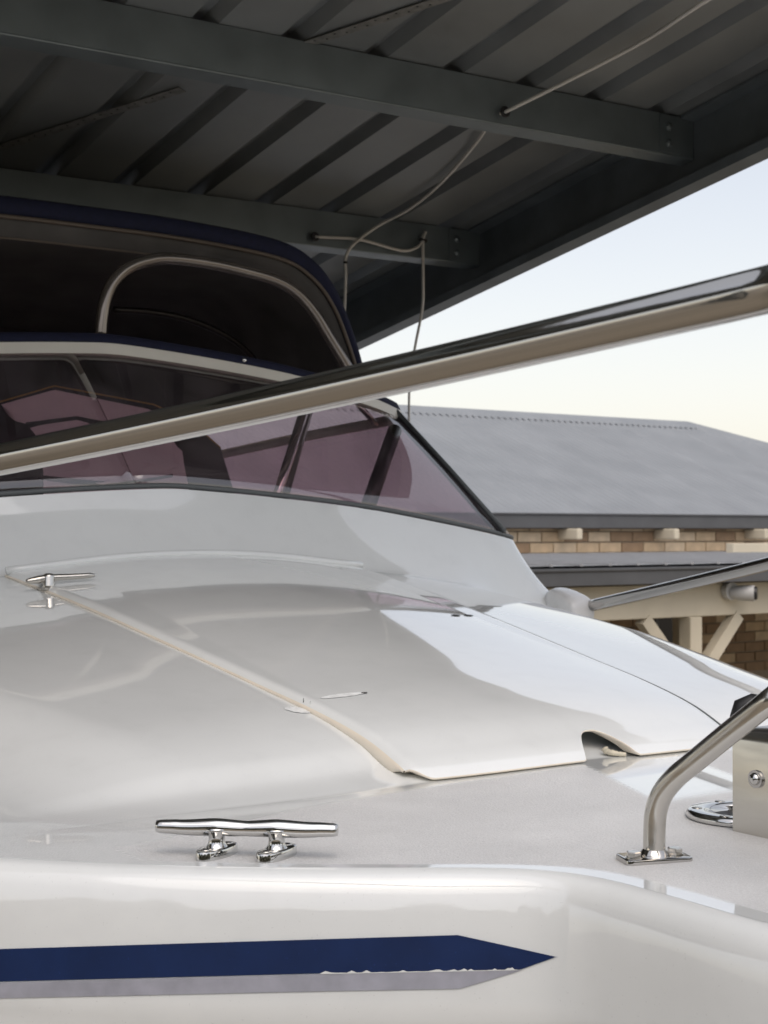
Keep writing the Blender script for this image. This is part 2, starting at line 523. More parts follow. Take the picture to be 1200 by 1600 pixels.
# bricks one by one where the photograph shows them
bl, bh, pit_x, pit_z = 0.230, 0.076, 0.240, 0.0865
bm = MB(); bm.box((0, 0, 0), HP, HN, UP, 0, bl, -0.004, 0.09, 0, bh, ch=0.004)
brick_me = []
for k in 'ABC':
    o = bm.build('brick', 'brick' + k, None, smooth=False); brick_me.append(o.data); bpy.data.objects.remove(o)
a_lo = hpix(790, 850, 0)[0]; a_hi = hpix(1215, 850, 0)[0]
z_hi = wall_z - 0.03
nb = 0
wa0 = hpix(1022, 985, 0)[0]; wa1 = hpix(1060, 985, 0)[0]
zwt = hpix(1040, 955, 0)[1]
for r_ in range(15):
    z = z_hi - (r_ + 1) * pit_z
    a = a_lo - (0.12 if r_ % 2 else 0)
    while a < a_hi:
        if not (z + bh > zwt - 9 and z < zwt and a + bl > wa0 and a < wa1) and nb < 296:
            k = random.choices((0, 1, 2), (5, 3, 2) if r_ < 4 else (2, 1, 6))[0]  # lower rows mostly brown: patio shade put into the brick colour
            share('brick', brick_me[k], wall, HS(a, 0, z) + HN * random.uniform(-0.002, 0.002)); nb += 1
        a += pit_x
# window in the shade of the patio
wn = MB(); wn.box(H0, HP, HN, UP, wa0 + 0.04, wa1 - 0.04, -0.006, 0.0, zwt - 1.16, zwt - 0.04)
win = MB()
for (x0, x1, z0, z1) in ((wa0, wa1, zwt - 0.04, zwt), (wa0, wa1, zwt - 1.2, zwt - 1.16), (wa0, wa0 + 0.04, zwt - 1.16, zwt - 0.04), (wa1 - 0.04, wa1, zwt - 1.16, zwt - 0.04)):
    win.box(H0, HP, HN, UP, x0, x1, -0.02, 0.011, z0, z1)
win = win.build('window', 'gutter', house, smooth=False)
wn.build('pane', 'window', win, smooth=False)
# corrugated roof: one object per sheet
cp = 0.0762
ridge_b = 2.48
def roof_z(b_): return ze + pitch * (b_ - EB)
roof = MB()
roof.box(H0, HP, HN, UP, aL, aA, EB + 0.35, ridge_b * 2 - EB - 0.35, ze - 0.06, ze - 0.03)
roof = roof.build('roof', 'soffit', house, smooth=False)
sw = cp * 10
k = 0
a = aL
while a < aC - 0.02:
    cols = []
    for i in range(41):
        aa = a + sw * i / 40
        if aa > aC: break
        dz = 0.012 * math.cos(2 * math.pi * i / 4)
        bt = ridge_b if aa <= aA else EB + (aC - aa)
        cols.append([HS(aa, EB - 0.05, roof_z(EB - 0.05) + dz), HS(aa, (EB + bt) / 2, roof_z((EB + bt) / 2) + dz), HS(aa, bt, roof_z(bt) + dz)])
    if len(cols) > 2:
        MB().grid(cols).build('roof_sheet', 'corr', roof)
    a += sw; k += 1
# far slope and the hip end
far = MB()
far.add([HS(aL, ridge_b, zr), HS(aA, ridge_b, zr), HS(aC, 2 * ridge_b - EB, ze), HS(aL, 2 * ridge_b - EB, ze)], [(0, 1, 2, 3)])
far.add([HS(aA, ridge_b, zr), HS(aC, EB, ze), HS(aC, 2 * ridge_b - EB, ze)], [(0, 1, 2)])
far.build('roof_slope', 'corr', roof, smooth=False)
rc = MB()
def cap_strip(p0, p1, side, nseg):
    p0 = np.array(p0); p1 = np.array(p1)
    rows = []
    for i in range(nseg * 4 + 1):
        c = p0 + (p1 - p0) * i / (nseg * 4)
        z = -0.010 * math.cos(2 * math.pi * i / 4)
        s_ = np.array(side, float); s_ = s_ / np.linalg.norm(s_)
        rows.append([c + s_ * 0.15 - UP * (0.15 * pitch * 1.0 - 0.006 - z), c + s_ * 0.13 - UP * (0.13 * pitch - 0.018), c + UP * 0.035, c - s_ * 0.15 - UP * (0.15 * pitch - 0.02)])
    rc.grid(rows)
cap_strip(HS(aL, ridge_b, zr), HS(aA, ridge_b, zr), -HN, int((aA - aL) / cp))
cap_strip(HS(aA, ridge_b, zr), HS(aC, EB, ze), -HN - HP, int(run * 1.2 / cp))
rc.build('ridge_cap', 'corr', roof, auto=40)
# gutter under the eave
gu = MB()
prof = [(EB - 0.04, ze + 0.0), (EB - 0.04, ze - 0.115), (EB - 0.12, ze - 0.115), (EB - 0.12, ze - 0.02), (EB - 0.135, ze - 0.012), (EB - 0.135, ze - 0.004), (EB - 0.112, ze - 0.004), (EB - 0.11, ze - 0.10)]
gu.grid([[HS(aa, p[0], p[1]) for p in prof] for aa in (aL, aC + 0.1)])
gu.build('gutter', 'gutter', house, smooth=False)
fa = MB(); fa.box(H0, HP, HN, UP, aL, aC, EB - 0.035, EB - 0.01, ze - 0.125, ze - 0.015)
fa.build('fascia', 'soffit', house, smooth=False)
# rafter tails sticking out of the wall
for px in (915, 1067, 1208, 770):
    a0, zz = hpix(px, 833, -0.3)
    MB().box(H0, HP, HN, UP, a0 - 0.028, a0 + 0.028, -0.24, 0.0, zz - 0.05, zz + 0.035, ch=0.008).build('rafter_tail', 'creamwood', house, smooth=False)
# patio roof on posts in front of the wall
PB = -3.1
zg1 = hpix(1000, 886, PB)[1]; zg0 = hpix(1000, 911, PB)[1]
zf = hpix(1000, 869, 0)[1]
aPR = aC + 1.5
pr = MB()
pr.add([HS(aL, PB, zg1 + 0.012), HS(aPR, PB, zg1 + 0.012), HS(aPR, -0.01, zf), HS(aL, -0.01, zf)], [(0, 1, 2, 3)])
pr.add([HS(aL, PB, zg1 - 0.01), HS(aPR, PB, zg1 - 0.01), HS(aPR, -0.01, zf - 0.022), HS(aL, -0.01, zf - 0.022)], [(3, 2, 1, 0)])
a = aL
while a < aPR:
    pr.box(HS(a, 0, 0), HP, HN, UP, 0, 0.02, PB, -0.02, zg1 + 0.008, zg1 + 0.022)
    a += 0.2
pr.build('patio_roof', 'patio', house, smooth=False)
gu = MB()
prof = [(PB + 0.0, zg1), (PB, zg0), (PB - 0.12, zg0), (PB - 0.12, zg1 - 0.02), (PB - 0.13, zg1 - 0.01), (PB - 0.13, zg1), (PB - 0.108, zg1), (PB - 0.106, zg0 + 0.02)]
gu.grid([[HS(aa, p[0], p[1]) for p in prof] for aa in (aL, aPR)])
gu.build('gutter', 'gutter', house, smooth=False)
bz1 = hpix(1000, 914, PB + 0.05)[1]; bz0 = hpix(1000, 967, PB + 0.05)[1]
MB().box(H0, HP, HN, UP, aL, aPR, PB + 0.03, PB + 0.08, bz0, bz1, ch=0.004).build('patio_beam', 'creamwood', house, smooth=False)
for px, wpx in ((1080, 17), (420, 17)):
    a0 = hpix(px, 980, PB + 0.05)[0]; hw = 0.045
    MB().box(H0, HP, HN, UP, a0 - hw, a0 + hw, PB + 0.01, PB + 0.10, 0, bz0, ch=0.004).build('patio_post', 'creamwood', house, smooth=False)
    for sg in (-1, 1):
        pa = HS(a0 + sg * 0.36, PB + 0.055, bz0 - 0.002); pb = HS(a0 + sg * 0.03, PB + 0.055, bz0 - 0.36)
        d = pb - pa; d /= np.linalg.norm(d); nn = np.cross(d, HN)
        MB().box(pa, d, nn, HN, 0, np.linalg.norm(pb - pa), -0.035, 0.035, -0.03, 0.03).build('patio_brace', 'creamwood', house, smooth=False)
a0, z0 = hpix(1140, 867, -0.6); a1, z1 = hpix(1290, 848, -0.6)
MB().box(H0, HP, HN, UP, a0, a1, -0.64, -0.56, z0, z1, ch=0.004).build('timber_beam', 'creamwood', house, smooth=False)
# second, darker post by the wall
a0 = hpix(1062, 985, -0.3)[0]
MB().box(H0, HP, HN, UP, a0 - 0.04, a0 + 0.04, -0.34, -0.26, 0, bz0 - 0.005).build('patio_post', 'creamwood', house, smooth=False)

a0, z0 = hpix(1152, 926, PB)
sc_ = empty('security_camera', HS(a0, PB + 0.02, z0), 'small grey security camera with black lens on the cream patio beam', 'camera')
MB().tube([HS(a0 - 0.05, PB + 0.027, z0 + 0.01), HS(a0 - 0.05, PB - 0.01, z0 + 0.01)], 0.05, 20).build('mount', 'plastic', sc_, auto=40)
d = -HN * 0.8 + HP * 0.6
MB().tube([HS(a0 - 0.055, PB - 0.0, z0), HS(a0 - 0.055, PB, z0) + d * 0.05, HS(a0 - 0.055, PB, z0) + d * 0.13], [0.03, 0.042, 0.045], 20).build('housing', 'plastic', sc_, auto=40)
MB().tube([HS(a0 - 0.055, PB, z0) + d * 0.128, HS(a0 - 0.055, PB, z0) + d * 0.145], [0.038, 0.034], 20).build('lens', 'rubber', sc_, auto=40)

# ------------------------------------------------------------------ carport
CF = np.array([0.553, -0.833, 0.0]); CF /= np.linalg.norm(CF)      # up the slope, towards the street
CP = np.array([0.848, 0.530, 0.0])
D0 = 4.2
CE = at_pl(1200, 230, (0, D0, 0), np.array([0, 1.0, 0]))            # a point of the edge beam's lower edge
SL = 0.150
def C(s, q, h): return CE + s * CF - q * CP + (SL * s + h) * UP
SHH = 0.226
carport = empty('carport', (C(0, 2.5, 0)[0], C(0, 2.5, 0)[1], 0), 'dark steel carport with ribbed metal roof above the boat', 'carport')
S0, S1, Q1 = -4.2, 1.08, 7.0
ex = CF + SL * UP; ex = ex / np.linalg.norm(ex)
# edge beam (channel section)
eb = MB()
for (q0, q1, h0, h1) in ((-0.07, -0.062, 0.0, SHH - 0.002), (-0.062, 0.0, 0.0, 0.008), (-0.062, 0.0, SHH - 0.010, SHH - 0.002), (-0.0085, 0.0, 0.008, 0.03)):
    rows = [[C(s, q0, h0), C(s, q1, h0), C(s, q1, h1), C(s, q0, h1)] for s in (S0, S1)]
    eb.grid(rows, closeu=True)
    k = len(eb.v); eb.f += [(k - 1, k - 2, k - 3, k - 4), (k - 8, k - 7, k - 6, k - 5)]
eb.build('edge_beam', 'galvdark', carport, smooth=False)
# purlins (C section, web towards the street)
PH = 0.125
PSL = [-3.6, -2.52, -1.436, -0.353, 0.73, 1.0]
for s in PSL:
    pu = MB()
    t_ = 0.004
    hb = SHH - 0.004 - PH
    for (s0, s1, h0, h1) in ((s, s + t_, hb, hb + PH), (s - 0.05, s, hb, hb + t_), (s - 0.05, s, hb + PH - t_, hb + PH), (s - 0.05, s - 0.05 + t_, hb + t_, hb + 0.016)):
        rows = [[C(s0, q, h0), C(s1, q, h0), C(s1, q, h1), C(s0, q, h1)] for q in (-0.055, Q1)]
        pu.grid(rows, closeu=True)
        k = len(pu.v); pu.f += [(k - 1, k - 2, k - 3, k - 4), (k - 8, k - 7, k - 6, k - 5)]
    # the rolled bead along the lower edge
    pu.tube([C(s + 0.001, -0.04, hb + 0.004), C(s + 0.001, Q1, hb + 0.004)], 0.0042, 8)
    pu = pu.build('purlin', 'galv', carport, smooth=False)
    # cleat plate with two bolts at the edge beam
    MB().box(C(s + t_, 0, 0), -CP, CF, UP, 0.0, 0.085, 0.0, 0.004, hb + 0.008, hb + PH - 0.004).build('end_plate', 'galv', pu, smooth=False)
    for h in (hb + 0.035, hb + 0.085):
        c = C(s + t_, 0.05, h)
        MB().tube([c, c + CF * 0.008, c + CF * 0.012], [0.013, 0.013, 0.006], 6).build('bolt', 'galv', pu, smooth=False)
# trapezoidal roof sheets, three ribs each
RP = 0.25
nsheet = 0
q = -0.12
while q < Q1:
    row = []
    for i in range(3):
        q0 = q + i * RP
        row += [(q0, 0), (q0 + 0.175, 0), (q0 + 0.195, 0.034), (q0 + 0.23, 0.034), (q0 + RP, 0)]
    sh = MB()
    sag = random.uniform(-0.001, 0.002)
    rows = [[C(s, qq, SHH + hh + sag * math.sin(s * 3)) for qq, hh in row] for s in np.linspace(S0 - 0.05, S1 + 0.06, 8)]
    sh.grid(rows)
    rows = [[C(s, qq, SHH + hh + 0.003 + sag * math.sin(s * 3)) for qq, hh in row] for s in np.linspace(S0 - 0.05, S1 + 0.06, 8)]
    sh.grid(rows, flip=True)
    sh.build('roof_sheet', 'sheet', carport, smooth=False)
    q += 3 * RP; nsheet += 1
# perforated bracing strap under the sheets
def on_roof(px, py, h): # point of the roof plane (height h) seen at a pixel
    nrm = np.cross(ex, CP); return at_pl(px, py, C(0, 0, h), nrm)
for (p0, p1) in (((440, 82), (760, -24)), ((-60, 250), (285, 140))):
    a_ = on_roof(*p0, SHH - 0.006); b_ = on_roof(*p1, SHH - 0.006)
    d = (b_ - a_); L = np.linalg.norm(d); d /= L; n_ = np.cross(ex, CP); n_ /= np.linalg.norm(n_); s_ = np.cross(d, n_)
    st = MB(); st.box(a_, d, s_, n_, 0, L, -0.017, 0.017, -0.001, 0.001)
    st = st.build('bracing_strap', 'strap', carport, smooth=False)
    hl = MB()
    for i in range(int(L / 0.03)):
        c = a_ + d * (0.015 + 0.03 * i) + s_ * (0.006 if i % 2 else -0.006)
        for sg in (-1, 1):
            hl.tube([c + n_ * 0.0008 * sg, c + n_ * 0.0014 * sg], 0.0035, 8)
    o = hl.build('strap_hole', 'rubber', st); o['kind'] = 'stuff'
# posts and front beam
for s, q in ((S0 + 0.1, 0.02), (S0 + 0.1, 6.6), (S1 - 0.1, 6.6), (S1 - 0.05, -0.02)):
    p = C(s, q, 0.0)
    if q < 0: p = C(S1 - 0.05, -0.02, 0)
    MB().box((p[0], p[1], 0), CP, CF, UP, -0.045, 0.045, -0.045, 0.045, 0, p[2] - 0.003).build('post', 'galvdark', carport, smooth=False)
ob = MB()
for s in (S0, S1):
    pass
rows = [[C(s, Q1 - 0.05, 0), C(s, Q1, 0), C(s, Q1, SHH - 0.004), C(s, Q1 - 0.05, SHH - 0.004)] for s in (S0, S1)]
ob.grid(rows, closeu=True).build('edge_beam', 'galvdark', carport, smooth=False)

# cords threaded through the purlins
def on_purlin(px, py, s):
    return at_pl(px, py, C(s, 0, 0), CF)
s1p, s2p = PSL[3] + 0.004, PSL[2] + 0.004
hole1 = on_purlin(789, 175, s1p)
hole2 = on_purlin(492, 370, s2p)
def grommet(c, parent):
    ring = [c + 0.012 * (math.cos(a) * CP + math.sin(a) * UP) + CF * 0.001 for a in np.linspace(0, 2 * math.pi, 17)]
    MB().tube(ring, 0.0045, 8, cap=False).build('grommet', 'rubber', parent)
    MB().tube([c + CF * 0.0006, c + CF * 0.0016], 0.011, 16).build('cord_hole', 'rubber', parent)
far1 = on_purlin(1112, -4, PSL[4] - 0.25)
k0 = on_purlin(1270, -90, PSL[4] - 0.02)
hang_top = at_pl(540, 403, C(s2p + 0.012, 0, 0), CF)
pts = spline([k0, far1, on_roof(1010, 62, SHH - 0.03), on_roof(900, 120, SHH - 0.055), hole1 + CF * 0.0], 8)
back = [hole1 - CF * 0.06, on_roof(745, 222, SHH - 0.02), on_roof(690, 285, SHH - 0.02), on_roof(640, 326, SHH - 0.03), on_roof(592, 352, SHH - 0.05)]
bk = spline(back + [hang_top + np.array([0.03, 0, 0.05]), hang_top, hang_top - UP * 0.06, at_pl(538, 490, hang_top, CF), at_pl(537, 510, hang_top, CF)], 8)
cd = empty('hanging_cord', hang_top, 'white cord threaded through the front purlin and hanging beside the blue canopy', 'cord', None)
MB().tube(pts + bk, 0.0055, 8).build('cord_line', 'cord', cd)
grommet(hole1, cd)
MB().tube([hang_top - UP * 0.012, hang_top - UP * 0.02], 0.0078, 10).build('cable_tie', 'rubber', cd)
tie = on_purlin(661, 376, s2p + 0.014)
c2 = empty('hanging_cord', tie, 'thin white cord tied to the rear purlin and hanging in front of the sky', 'cord', None)
sag = spline([hole2, at_pl(560, 374, hole2 + CF * 0.02, CF), at_pl(625, 391, hole2 + CF * 0.02, CF), at_pl(650, 387, hole2 + CF * 0.02, CF), tie], 8)
MB().tube(sag, 0.0055, 8).build('cord_line', 'cord', c2)
dn = spline([at_pl(665, 362, tie, CF), tie, at_pl(661, 430, tie, CF), at_pl(660, 480, tie, CF), at_pl(648, 545, tie, CF), at_pl(640, 600, tie, CF), at_pl(639, 674, tie, CF)], 8)
MB().tube(dn, np.linspace(0.006, 0.0042, len(dn)), 8).build('cord_line', 'cord', c2)
grommet(hole2, c2)
MB().tube([tie + UP * 0.004 - CP * 0.014, tie + UP * 0.0 + CP * 0.014], 0.007, 8).build('cable_tie', 'rubber', c2)

# ------------------------------------------------------------------ boat
boat = empty('motor_boat', (B(-2, 0, 0)[0], B(-2, 0, 0)[1], 0), 'white motor boat with navy stripe, steel bow rails and tinted windscreen', 'boat')
SP = pchip([0, .012, .055, .114, .226, .4, .7, 1.0, 1.37, 1.7, 2.4], [0, .012, .033, .055, .082, .114, .169, .223, .281, .325, .40])
def crown(v): return (1 - 0.355 * v * v) / (1 - 0.355 * 0.15)
def seam(u): return 0.332 + 0.0876 * np.maximum(0, -u)
def camber(u, v): return 0.010 * np.clip(1 - (v / 0.5) ** 2, 0, 1) ** 1.5
# the cabin top outside the hatch: starts to climb a little behind the hatch foot
TP = pchip([0, .06, .12, .226, .4, .7, 1.0, 1.37, 1.7, 2.4], [0, .014, .041, .072, .107, .162, .215, .273, .318, .392])
def trunk(u, v):
    d = np.maximum(0, -u)
    av = np.abs(v)
    vm_ = 1.2 - 0.3 * np.maximum(0, u + 0.75)
    side = ss((vm_ - av) / 0.4)
    out = TP(d) * crown(v) * side
    return out
def deckh(u, v): return camber(u, v) + trunk(u, v)

# gunwale plan
GU = spline([(-4.5, 1.27), (-3, 1.28), (-1.6, 1.275), (-0.9, 1.255), (-0.4, 1.215), (-0.1, 1.145), (0.05, 1.07), (0.15, 0.992), (0.256, 0.888), (0.343, 0.780), (0.42, 0.672), (0.475, 0.590), (0.52, 0.542), (0.57, 0.521), (0.65, 0.516), (0.81, 0.512), (1.0, 0.47), (1.15, 0.38), (1.25, 0.25), (1.29, 0.1), (1.295, 0.0)], 8)
GU = np.array(GU)
def normals2(c):
    t_ = np.gradient(c, axis=0); t_ /= np.linalg.norm(t_, axis=1)[:, None]
    return np.stack([-t_[:, 1], t_[:, 0]], 1)     # outward for this direction
NR = normals2(GU)
NR[-1] = (1, 0)
ER = 0.032
inner = GU - NR * ER
ok = np.concatenate([[True], np.diff(inner[:, 0]) > 1e-5])
for i in range(1, len(inner)):
    if inner[i, 0] <= inner[:i, 0].max(): ok[i] = False
inn = inner[ok]
inn = inn[inn[:, 1] > 0.0]
us = np.unique(np.concatenate([np.linspace(-4.5, -1.6, 12), np.linspace(-1.6, -0.6, 60), np.linspace(-0.6, 0.1, 130), np.linspace(0.1, 1.0, 110), np.linspace(1.0, inn[-1, 0], 40)]))
gin = np.interp(us, inn[:, 0], inn[:, 1])
tt = np.linspace(-1, 1, 201)
rows = []
nsk = []
for u, gv in zip(us, gin):
    v = tt * gv
    if u < -1.37:                                  # cockpit region is closed by the coaming
        pass
    h = deckh(np.full_like(v, u), v)
    rows.append([B(u, vv, hh) for vv, hh in zip(v, h)])
    nsk += list(zip(np.full_like(v, u), v, gv - np.abs(v)))
dk = MB().grid(rows)
deck = dk.build('deck', 'deck', boat)
at_ = deck.data.attributes.new('nonskid', 'FLOAT', 'POINT')
nsk = np.array(nsk)
ua, va, ga = nsk.T
wv = ss((ga - 0.022) / 0.012) * ss((ua - 0.02 - 0.10 * ss((np.abs(va) - 0.45) / 0.4)) / 0.03)
cut = ss((0.86 - np.abs(va)) / 0.02)
wlk = ss((0.105 - np.abs(va - 0.07 + 0.42 * ua)) / 0.012) * ss((0.34 - ua) / 0.05)      # smooth strip where the anchor rope runs
worn = 0.4 * ss((ua + 0.15) / 0.2) * ss((np.abs(va) - 0.6) / 0.2) * ss((ga - 0.002) / 0.01)
at_.data.foreach_set('value', np.maximum(wv * cut * (1 - wlk), worn).astype(np.float32))

# hull side with rounded gunwale
HPROF = [(-ER, 0.0), (-ER * 0.74, -0.0014), (-ER * 0.50, -0.005), (-ER * 0.30, -0.011), (-ER * 0.14, -0.021), (0.0006, -0.04), (0.0040, -0.07), (0.0072, -0.10), (0.010, -0.13), (0.0115, -0.152), (0.0105, -0.156), (0.0125, -0.185), (0.012, -0.24), (-0.02, -0.36), (-0.15, -0.65), (-0.32, -0.90), (-0.44, -1.08)]
def hullp(i, k, sgn):
    o_, w_ = k
    q = GU[i] + NR[i] * o_
    v = max(q[1], 0.0)
    return B(q[0], sgn * v, w_)
hl = MB()
for sgn in (-1, 1):
    hl.grid([[hullp(i, k, sgn) for k in HPROF] for i in range(len(GU))], flip=(sgn > 0))
# bottom
rows = []
for i in range(len(GU)):
    q = GU[i] + NR[i] * HPROF[-1][0]; v = max(q[1], 0)
    rows.append([B(q[0], -v, -1.08), B(q[0], -v * .5, -1.22), B(q[0], 0, -1.36 + 0.5 * ss((q[0] + 0.6) / 1.5)), B(q[0], v * .5, -1.22), B(q[0], v, -1.08)])
hl.grid(rows)
hull = hl.build('hull', 'gel', boat)

# stripes: vinyl on the hull surface
profw = np.array([k[1] for k in HPROF][::-1]); profo = np.array([k[0] for k in HPROF][::-1])
GS = np.array(spline([tuple(p) for p in GU], 3))
NS = normals2(GS)
def stripe_pt(i, py, lift):
    lo, hi = -0.3, -0.02
    for _ in range(40):
        mid = (lo + hi) / 2
        o_ = np.interp(mid, profw, profo) + lift
        q = GS[i] + NS[i] * o_
        p = B(q[0], -q[1], mid)
        if proj(p)[1] > py: lo = mid
        else: hi = mid
    return p
idx = [i for i in range(len(GS)) if -0.35 < GS[i][0] < 0.56]
def stripe(name, top, bot, m, rag=0):
    rows = []
    tx = [p[0] for p in top]; ty = [p[1] for p in top]; bx_ = [p[0] for p in bot]; by = [p[1] for p in bot]
    for i in idx:
        q = GS[i]; px = proj(B(q[0], -q[1], -0.1))[0]
        if px > tx[-1] + 4: break
        x = min(max(px, -700), tx[-1])
        y0 = np.interp(x, tx, ty); y1 = np.interp(x, bx_, by)
        if x < tx[0]: y0 += (x - tx[0]) * (ty[1] - ty[0]) / (tx[1] - tx[0]); y1 += (x - bx_[0]) * (by[1] - by[0]) / (bx_[1] - bx_[0])
        if y1 - y0 < 0.4 : y1 = y0 + 0.4
        rows.append([stripe_pt(i, y0 + (y1 - y0) * k / 6, 0.0011) for k in range(7)])
    return MB().grid(rows).build(name, m, boat)
stripe('navy_stripe', [(0, 1483), (715, 1461), (872, 1495)], [(0, 1534), (500, 1521), (815, 1515), (872, 1495.3)], 'navy_tape')
stripe('silver_stripe', [(0, 1535.5), (500, 1522.5), (815, 1516.0)], [(0, 1560), (500, 1549), (718, 1545), (815, 1516.4)], 'silver_tape')

# worn edge between the two tapes
random.seed(9)
rows = []
ext = 0.0
for i in idx:
    q = GS[i]; px = proj(B(q[0], -q[1], -0.1))[0]
    if not 495 < px < 812: continue
    for k in range(3):
        pass
    yb = np.interp(px, [0, 500, 815], [1534, 1521, 1515])
    hgt_ = random.choice((0.2, 0.3, 0.6, 2.6, 1.2, 3.6, 0.2, 0.1))
    rows.append([stripe_pt(i, yb - hgt_, 0.0016), stripe_pt(i, yb + 1.0, 0.0016)])
MB().grid(rows).build('worn_tape_edge', 'gel', boat)

# hatch lid
def hatch_bow(v): return 0.026 * (1 - np.clip(np.abs(v) / 0.332, 0, 1) ** 3)
def hatch_front(v):
    # rounded front corners and the rope notch
    e = np.abs(v) / 0.332
    c = -0.022 * np.clip((e - 0.90) / 0.10, 0, 1) ** 2
    nch = np.sqrt(ss((v + 0.030) / 0.050)) * ss((0.086 - v) / 0.055)
    return hatch_bow(v) + c - 0.056 * nch
def hatch_h(u, v):
    d = np.maximum(0, hatch_bow(v) - u)
    return SP(d) * crown(v) + camber(u, v) + 0.005
na, nb_ = 90, 181
ht = MB()
tv = np.linspace(-1, 1, nb_)
av_ = np.concatenate([np.linspace(0, 0.12, 36), np.linspace(0.12, 1, 55)[1:]])
rows = []
for a in av_:
    row = []
    for t_ in tv:
        u0 = float(hatch_front(np.array(t_ * 0.332)))
        u = u0 + (-1.352 - u0) * a
        s_ = float(seam(u))
        v = t_ * s_
        hh = float(hatch_h(np.array(u), np.array(v)))
        # rolled edge
        ed = max(0.0, (abs(t_) * s_ - (s_ - 0.016)) / 0.016)
        hh -= 0.008 * (1 - math.sqrt(max(0, 1 - ed * ed)))
        row.append((u, v, hh))
    rows.append(row)
# skirt: boundary rows going down
def skirt(row, dz, inset_u, inset_v):
    return [(u + inset_u, v + (inset_v if v < 0 else -inset_v), h - dz) for u, v, h in row]
g3 = [[B(*p) for p in r_] for r_ in rows]
ht.grid(g3, flip=True)
hatch = ht.build('hatch_lid', 'gel', boat)
lip = MB()
# starboard and port lips
for side in (0, -1):
    sg = -1 if side == 0 else 1
    rr = []
    for r_ in rows:
        u, v, h = r_[side]
        dk_ = float(trunk(np.array(u), np.array(v + sg * 0.004)))
        lh = max(0.004, h - dk_ - 0.001) if u < -0.05 else max(0.003, (h - dk_ - 0.001) * max(0.15, min(1.0, (-u) / 0.05) ** 2))
        rr.append([B(u, v, h), B(u, v + sg * 0.0015, h - lh * 0.1), B(u, v + sg * 0.003, h - lh * 0.35), B(u, v + sg * 0.003, h - lh), B(u, v - sg * 0.010, h - lh - 0.001)])
    lip.grid(rr, flip=(sg < 0))
lip.build('hatch_edge', 'cream', hatch)
MB().tube([B(r_[-1][0], r_[-1][1] + 0.002, r_[-1][2] + 0.0022) for r_ in rows[4:]], 0.0026, 8).build('seam_gap_strip', 'trimgrey', hatch)  # raised dark strip standing in for the shaded gap of the port seam
fl = MB()
rr = []
for (u, v, h) in rows[0]:
    rr.append([B(u, v, h), B(u + 0.0008, v, h - 0.0012), B(u - 0.0005, v, h - 0.003), B(u - 0.03, v, h - 0.002)])
fl.grid(rr)
fl.build('hatch_front_edge', 'cream', hatch)
# gasket under the front edge
gk = MB()
rr = []
for j in range(0, nb_):
    u, v, h = rows[0][j]
    z0 = float(deckh(np.array(u - 0.004), np.array(v)))
    rr.append(B(u - 0.010, v, z0 + 0.0025))
seg = []
for j, p in enumerate(rr):
    v = rows[0][j][1]
    if abs(v) > 0.305 or -0.045 < v < 0.10:
        if len(seg) > 3: MB().tube(seg, 0.0035, 8).build('gasket', 'gasket', hatch)
        seg = []
    else: seg.append(p)
if len(seg) > 3: MB().tube(seg, 0.0035, 8).build('gasket', 'gasket', hatch)
# torn gasket end in the notch
ln = MB()
base_ = at_d(958, 1176, B(-0.05, 0.105, 0)[1])
random.seed(2)
pp = [at_d(x, y, B(0.0, 0.055, 0)[1] - 0.004) for x, y in ((944, 1168), (948, 1174), (956, 1176), (966, 1178), (978, 1179))]
ln.tube(spline(pp, 4), [0.003 + 0.004 * abs(math.sin(i * 1.3)) * (1 - i / 20) for i in range(17)], 7)
ln.build('torn_gasket', 'gasket', hatch)
# aft seam moulding along the coaming and hatch edge flange
# T handle on the starboard seam
hp = at_d(78, 914, 3.06)
hu, hv, hw_ = inv(hp)
ha = empty('x', hp); bpy.data.objects.remove(ha)
hd = MB()
pa = at_d(40, 918, 3.02); pb = at_d(148, 910, 3.10)
pa = B(*inv(pa)[:2], float(hatch_h(np.array(inv(pa)[0]), np.array(inv(pa)[1]))) + 0.006) if False else pa
pa, pb = [B(inv(q)[0], inv(q)[1], float(hatch_h(np.array(inv(q)[0]), np.array(inv(q)[1]))) + 0.012) for q in (at_d(40, 931, 3.00), at_d(148, 922, 3.06))]
pm = pa + (pb - pa) * 0.33
pts_ = [pa, pa + (pm - pa) * 0.5 + UP * 0.001, pm + UP * 0.003, pm + (pb - pm) * 0.5 + UP * 0.001, pb]
sp_ = spline(pts_, 6)
rr_ = np.interp(np.linspace(0, 1, len(sp_)), [0, 0.05, 0.3, 0.45, 0.95, 1], [0.003, 0.0055, 0.0085, 0.0075, 0.0055, 0.003])
hd.tube(sp_, rr_, 12)
handle = hd.build('hatch_handle', 'brushed', hatch)
hub = MB()
n_ = np.array([0.0, 0, 1.0])
hub.tube([pm - UP * 0.022, pm - UP * 0.012, pm + UP * 0.006, pm + UP * 0.011, pm + UP * 0.0125], [0.016, 0.012, 0.012, 0.010, 0.004], 20)
hub.build('hub', 'brushed', handle)
